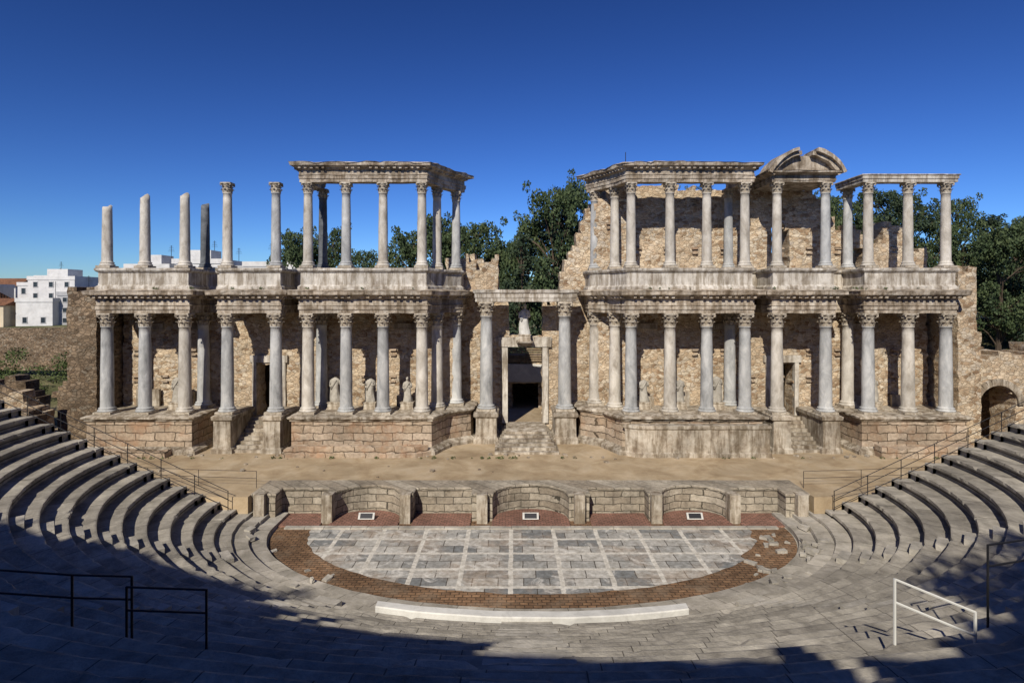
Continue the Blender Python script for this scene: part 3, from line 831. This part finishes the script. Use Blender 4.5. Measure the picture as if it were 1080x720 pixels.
m=MB(); m.box(.9,1.6,-.14,.14,10.72,10.86,.0); m.obj('lantern',M_steel,e)

# ------------------------------------------------------------------ trees
def leafcloud(clumps,per,size,seed):
    rg=np.random.default_rng(seed); V=[]
    for (c,r) in clumps:
        k=int(per*r*r)
        d=rg.normal(size=(k,3)); d/=np.linalg.norm(d,axis=1)[:,None]
        rad=r*rg.uniform(.35,1.0,size=(k,1))**.6
        P=np.array(c)+d*rad*np.array([1,1,.75])
        a=rg.normal(size=(k,3)); a/=np.linalg.norm(a,axis=1)[:,None]
        b=np.cross(a,rg.normal(size=(k,3))); b/=np.linalg.norm(b,axis=1)[:,None]
        s=size*rg.uniform(.6,1.3,size=(k,1))
        V.append(np.stack([P-a*s,P-b*s*.6,P+a*s,P+b*s*.6],1).reshape(-1,3))
    V=np.concatenate(V); n=len(V)//4
    return V,np.arange(n*4).reshape(-1,4)
def make_tree(kind,seed,mat):
    rr=random.Random(seed); wood=MB(); clumps=[]
    if kind=='broad': H=13; th=3.5
    elif kind=='pine': H=14; th=8
    else: H=14; th=1.2
    lean=Vector((rr.uniform(-.6,.6),rr.uniform(-.6,.6),0))
    prev=Vector((0,0,-.5)); seg=7
    trunk=[prev]
    for i in range(1,seg+1):
        u=i/seg; q=Vector((lean.x*u+rr.uniform(-.15,.15),lean.y*u+rr.uniform(-.15,.15),H*.82*u))
        wood.tube(trunk[-1],q,.38*(1-(u-1/seg)*.85),.38*(1-u*.85),8); trunk.append(q)
    nb={'broad':42,'pine':32,'cone':50}[kind]
    for i in range(nb):
        u=rr.random()
        if kind=='broad':
            z=th+(H-th)*u*.95; w=4.6*math.sqrt(max(.05,1-((z-th-(H-th)*.42)/((H-th)*.62))**2)); r=rr.uniform(.7,1.5)
        elif kind=='pine':
            z=th+(H-th)*u; w=5.2*math.sqrt(max(.05,1-((z-th-1.6)/(H-th))**2)); r=rr.uniform(.8,1.4)
        else:
            z=th+(H-th)*u; w=3.0*(1-u)**.8+.25; r=.55+.8*(1-u)*rr.uniform(.6,1.1)
        t=rr.uniform(0,2*math.pi); w*=rr.uniform(.4,1.0)
        c=Vector((lean.x*z/H+math.cos(t)*w,lean.y*z/H+math.sin(t)*w,z))
        clumps.append((tuple(c),r))
        st=trunk[min(seg,max(1,int((z-1.5)/(H*.82)*seg)))]
        mid=st.lerp(c,.5)+Vector((0,0,.3)); wood.tube(st,mid,.1,.06,5); wood.tube(mid,c,.06,.025,5)
        for _ in range(3):
            cc=c+Vector((rr.uniform(-1,1),rr.uniform(-1,1),rr.uniform(-.7,.7)))*r*1.2; clumps.append((tuple(cc),r*rr.uniform(.35,.6)))
    V,Fq=leafcloud(clumps,135,.16 if kind!='cone' else .14,seed)
    me=bpy.data.meshes.new(kind+'_tree_mesh')
    nw=len(wood.v); nwf=len(wood.f)
    me.from_pydata(wood.v+[tuple(p) for p in V.tolist()],[],wood.f+[tuple(int(a)+nw for a in f) for f in Fq.tolist()])
    me.materials.append(M_bark); me.materials.append(mat)
    mi=np.ones(len(me.polygons),dtype=np.int32); mi[:nwf]=0; me.polygons.foreach_set('material_index',mi); me.update()
    return me
T={'b1':make_tree('broad',1,M_leaf),'b2':make_tree('broad',5,M_leaf),'b3':make_tree('broad',9,M_leaf),'p1':make_tree('pine',2,M_leaf2),'p2':make_tree('pine',12,M_leaf2),'c1':make_tree('cone',3,M_leaf2),'c2':make_tree('cone',4,M_leaf2)}
def tree(k,x,d,ztop,ws=1.0):
    y=d-40; g=hgt(x,y); H={'b':13.0,'p':14.8,'c':14.3}[k[0]]
    s=(ztop-g)/H
    nm={'b':'holm_oak_tree','p':'stone_pine_tree','c':'conifer_tree'}[k[0]]
    place(T[k],nm,None,(x,y,g-.1),R.uniform(0,6.28),(s*ws,s*ws,s))
for (k,x,d,zt,ws) in [
  ('b1',-30.5,86,19.8,.65),('b2',-27.5,90,20.6,.6),('b3',-22,88,17.6,.65),
  ('b2',-15,88,20.0,.75),('b1',-10.5,92,22.8,.8),('b3',-5.5,90,22.0,.75),('b1',-1.8,92,18.8,.7),
  ('c2',1.2,78,18.5,1.0),('b3',5.4,80,25.0,.6),('c1',8.0,82,26.0,1.1),('b2',8.6,86,26.5,.5),('b2',2.4,84,21,.5),
  ('b1',44.5,84,24.0,.6),('b2',48.5,88,25.0,.6),('p1',57,92,27.0,.8),('b2',62,94,26.5,.65),('b3',67,90,25.6,.6),('c1',68,84,22.6,1.2),('b1',78,90,23,.7),
  ('b2',54,76,18.0,.8),('b3',84,96,23,.6),('b1',53,90,22.5,.6),('b3',72,88,20,.8),('b1',57,70,18.5,.75),('c2',62,74,19.5,1.3),('b2',60,80,20,.8)]:
    tree(k,x,d,zt,ws)
# trees standing around the top of the seating, behind the viewpoint
for (k,u,off,zt,ws) in [('b1',.235,32,20,.8),('b2',.28,32.5,23,.8),('b3',.325,32,23.4,.7),('b1',.37,33,21.5,.65),('p1',.53,32,22.5,.7),('b1',.565,31.5,26.8,.8),('b3',.6,32.5,28,.75),('b2',.635,31.8,27.5,.8),('b3',.68,32,26,.75),('b1',.73,32,23.5,.75),('p2',.18,32,18,.8)]:
    p,n=ell(A0,B0,math.pi*(1+u)); q=p+n*off; tree(k,q.x,q.y+40,zt,ws)
def shrubmass(name,items,mat,size=.16,per=110,seed=3):
    V,Fq=leafcloud(items,per,size,seed); me=bpy.data.meshes.new(name)
    me.from_pydata([tuple(p) for p in V.tolist()],[],[tuple(f) for f in Fq.tolist()]); me.materials.append(mat); return place(me,name)
it=[]
for _ in range(110):
    x=R.uniform(-78,-31); y=R.uniform(12,26); it.append(((x,y,hgt(x,y)+R.uniform(.8,3.8)),R.uniform(.7,1.4)))
shrubmass('hedge',it,M_hedge,.11,170)
it=[]
for _ in range(90):
    x=R.uniform(36,80); y=R.uniform(12,38); it.append(((x,y,hgt(x,y)+R.uniform(.1,1.0)),R.uniform(.5,1.3)))
shrubmass('shrubs',it,M_hedge,.11,170,seed=8)
it=[]
for _ in range(260):
    x=R.uniform(-420,420); y=R.uniform(180,340); it.append(((x,y,hgt(x,y)+R.uniform(1,6)),R.uniform(3,6)))
shrubmass('distant_tree_line',it,M_leaf,size=.9,per=6,seed=11)
it=[]
for _ in range(46):
    x=R.uniform(6.5,29); it.append(((x,3.7,topR(x)+.05),R.uniform(.08,.28)))
for _ in range(26):
    x=R.choice([R.uniform(-27,-5),R.uniform(7,29)]); it.append(((x,-.55,10.86),R.uniform(.05,.14)))
for _ in range(34):
    x=R.uniform(-27,29); it.append(((x,-2.0,.03),R.uniform(.06,.2)))
shrubmass('wall_weeds',it,M_hedge,.05,1500,seed=21)

# ------------------------------------------------------------------ houses
def plaster(name,c): return stone(name,[tuple(a*.85 for a in c),c,tuple(min(.85,a*1.08) for a in c)],.8,8,.01,False,.15)
P_w=plaster('white_plaster',(.62,.61,.6)); P_c=plaster('cream_plaster',(.6,.5,.36)); P_g=plaster('grey_plaster',(.4,.4,.41))
M_tile=block_mat('roof_tiles',(.36,.17,.09),(.25,.12,.07),(.1,.05,.03),.3,.4,.3,True)
M_glass,nt,b=newmat('window_glass'); b.inputs['Base Color'].default_value=(.03,.04,.05,1); b.inputs['Roughness'].default_value=.15
def house(x,y,w,dp,h,mat,storeys,roof='flat',seed=0,terrace=False):
    rr=random.Random(seed); g=hgt(x,y)-.3; e=empty('town_house',(x,y,g))
    mb=MB(); mb.box(-w/2,w/2,0,dp,0,h); mb.obj('walls',mat,e)
    fw=MB(); gl=MB(); k=max(2,int(w/3))
    for s in range(storeys):
        for i in range(k):
            if rr.random()<.12: continue
            cx_=-w/2+w*(i+.5)/k; z0=h/storeys*s+h/storeys*.35; hh=h/storeys*.42
            gl.box(cx_-.45,cx_+.45,-.02,.05,z0,z0+hh)
            for (a,b_,c_,d_) in ((cx_-.55,cx_-.45,z0,z0+hh),(cx_+.45,cx_+.55,z0,z0+hh),(cx_-.6,cx_+.6,z0+hh,z0+hh+.12),(cx_-.65,cx_+.65,z0-.12,z0)):
                fw.box(a,b_,-.1,.05,c_,d_)
    gl.obj('windows',M_glass,e); fw.obj('window_frames',P_g,e)
    mb=MB()
    if roof=='flat':
        for (a,b_,c_,d_) in ((-w/2-.15,w/2+.15,-.15,.15),(-w/2-.15,w/2+.15,dp-.15,dp+.15),(-w/2-.15,-w/2+.15,.15,dp-.15),(w/2-.15,w/2+.15,.15,dp-.15)): mb.box(a,b_,c_,d_,h-.1,h+.8)
        if terrace: mb.box(-w*.3,w*.15,dp*.3,dp*.8,h,h+2.6)
        mb.obj('roof_parapet',mat,e)
        mb=MB(); ax_=rr.uniform(-w*.3,w*.3); mb.tube((ax_,dp*.5,h),(ax_,dp*.5,h+4.5),.05,n=5)
        for q in range(4): mb.tube((ax_-.6+.1*q,dp*.5,h+3.4+.3*q),(ax_+.6-.1*q,dp*.5,h+3.4+.3*q),.03,n=4)
        mb.obj('tv_antenna',M_iron,e)
    else:
        mb.add([(-w/2-.4,-.4,h),(w/2+.4,-.4,h),(w/2+.4,dp+.4,h),(-w/2-.4,dp+.4,h),(-w/2-.4,dp/2,h+w*.16),(w/2+.4,dp/2,h+w*.16)],[(0,1,5,4),(2,3,4,5),(0,4,3),(1,2,5),(3,2,1,0)])
        mb.obj('tiled_roof',M_tile,e)
hs=[(-108,100,11,10,10.6,P_w,4,'flat',True),(-97,92,7,8,6.8,P_g,3,'flat',False),(-104,90,8,8,5.6,P_w,2,'flat',False),(-114,88,10,8,5.0,P_c,2,'tile',False),(-126,95,12,8,6.2,P_c,2,'tile',False),
    (-66,68,8,8,13.0,P_w,4,'flat',True),(-58,70,9,8,14.0,P_w,4,'flat',True),(-52,74,7,8,13.0,P_g,4,'flat',False),
    (-46.5,70,6,8,14.0,P_w,4,'flat',False),(-41,71,6,8,13.4,P_w,4,'flat',True),(-36,75,8,8,12.6,P_w,4,'tile',False),
    (-140,120,14,9,9,P_w,3,'tile',True),(-120,125,12,9,8,P_c,3,'tile',False),(-85,110,12,9,8.5,P_w,3,'flat',True),
    (-90,96,8,8,8.6,P_w,3,'flat',False),(-118,108,9,9,9.4,P_w,3,'flat',True),(-132,104,9,9,8.8,P_w,3,'flat',False)]
for i,h in enumerate(hs): house(*h[:8],seed=i,terrace=h[8])

# ------------------------------------------------------------------ unseen wall above the seating, added to cast the foreground shadow
def shadow_wall_top(u):  # rim heights shaped by where the shadow edge should fall
    pts=[(0,13),(.2,14),(.25,18),(.29,20.6),(.34,20.9),(.39,19.4),(.44,18.7),(.5,18.8),(.535,20.6),(.57,23),(.64,23.4),(.69,22),(.75,19),(.85,14),(1,13)]
    for (a,b),(c,d) in zip(pts,pts[1:]):
        if a<=u<=c: return b+(d-b)*(u-a)/(c-a)
    return 13
L=110.0
def xf(x,y,z):
    t=math.pi+math.pi*(x/L); p,n=ell(A0,B0,t); q=p+n*(TR*NR+.2+y); return (q.x,q.y,z)
rubble('shadow_casting_wall',lambda x,z: z<shadow_wall_top(x/L)+nz(x,0,0,.12)*1.4+nz(x,0,z,.8)*.8,0,L,9,26,0,1.4,M_brown,cell=.6,xf=xf)

# ------------------------------------------------------------------ light, sky, camera
EL=math.radians(37); AZ=math.radians(197)
sun=bpy.data.lights.new('sun','SUN'); sun.energy=5.0; sun.angle=math.radians(.5); sun.color=(1,.925,.79)
so=bpy.data.objects.new('sun',sun); sc.collection.objects.link(so)
dirv=Vector((math.sin(AZ)*math.cos(EL),math.cos(AZ)*math.cos(EL),math.sin(EL)))
so.rotation_euler=dirv.to_track_quat('Z','Y').to_euler(); so.location=dirv*100
w=bpy.data.worlds.new('World'); sc.world=w; w.use_nodes=True; nt=w.node_tree; nt.nodes.clear()
out=nt.nodes.new('ShaderNodeOutputWorld'); bg=nt.nodes.new('ShaderNodeBackground'); sky=nt.nodes.new('ShaderNodeTexSky')
sky.sky_type='NISHITA'; sky.sun_disc=False; sky.sun_elevation=EL; sky.sun_rotation=AZ; sky.altitude=800; sky.air_density=1.0; sky.dust_density=.3; sky.ozone_density=3.0
bg.inputs[1].default_value=.1
m1=mix(nt,sky.outputs[0],(.085,.085,.085),1.0,'MULTIPLY')
g=nt.nodes.new('ShaderNodeGamma'); g.inputs[1].default_value=1.65; nt.links.new(m1,g.inputs[0])
m2=mix(nt,g.outputs[0],(9.0,12.0,17.5),1.0,'MULTIPLY')
nt.links.new(m2,bg.inputs[0]); nt.links.new(bg.outputs[0],out.inputs[0])
cam=bpy.data.cameras.new('camera'); co=bpy.data.objects.new('camera',cam); sc.collection.objects.link(co)
cam.sensor_width=36; cam.lens=21.0; cam.clip_end=8000; cam.clip_start=.05; cam.shift_y=-45/1080
co.location=(0,-40,10.16); co.rotation_euler=(math.radians(90),0,0); sc.camera=co
sc.view_settings.view_transform='Standard'; sc.view_settings.look='None'; sc.view_settings.exposure=0
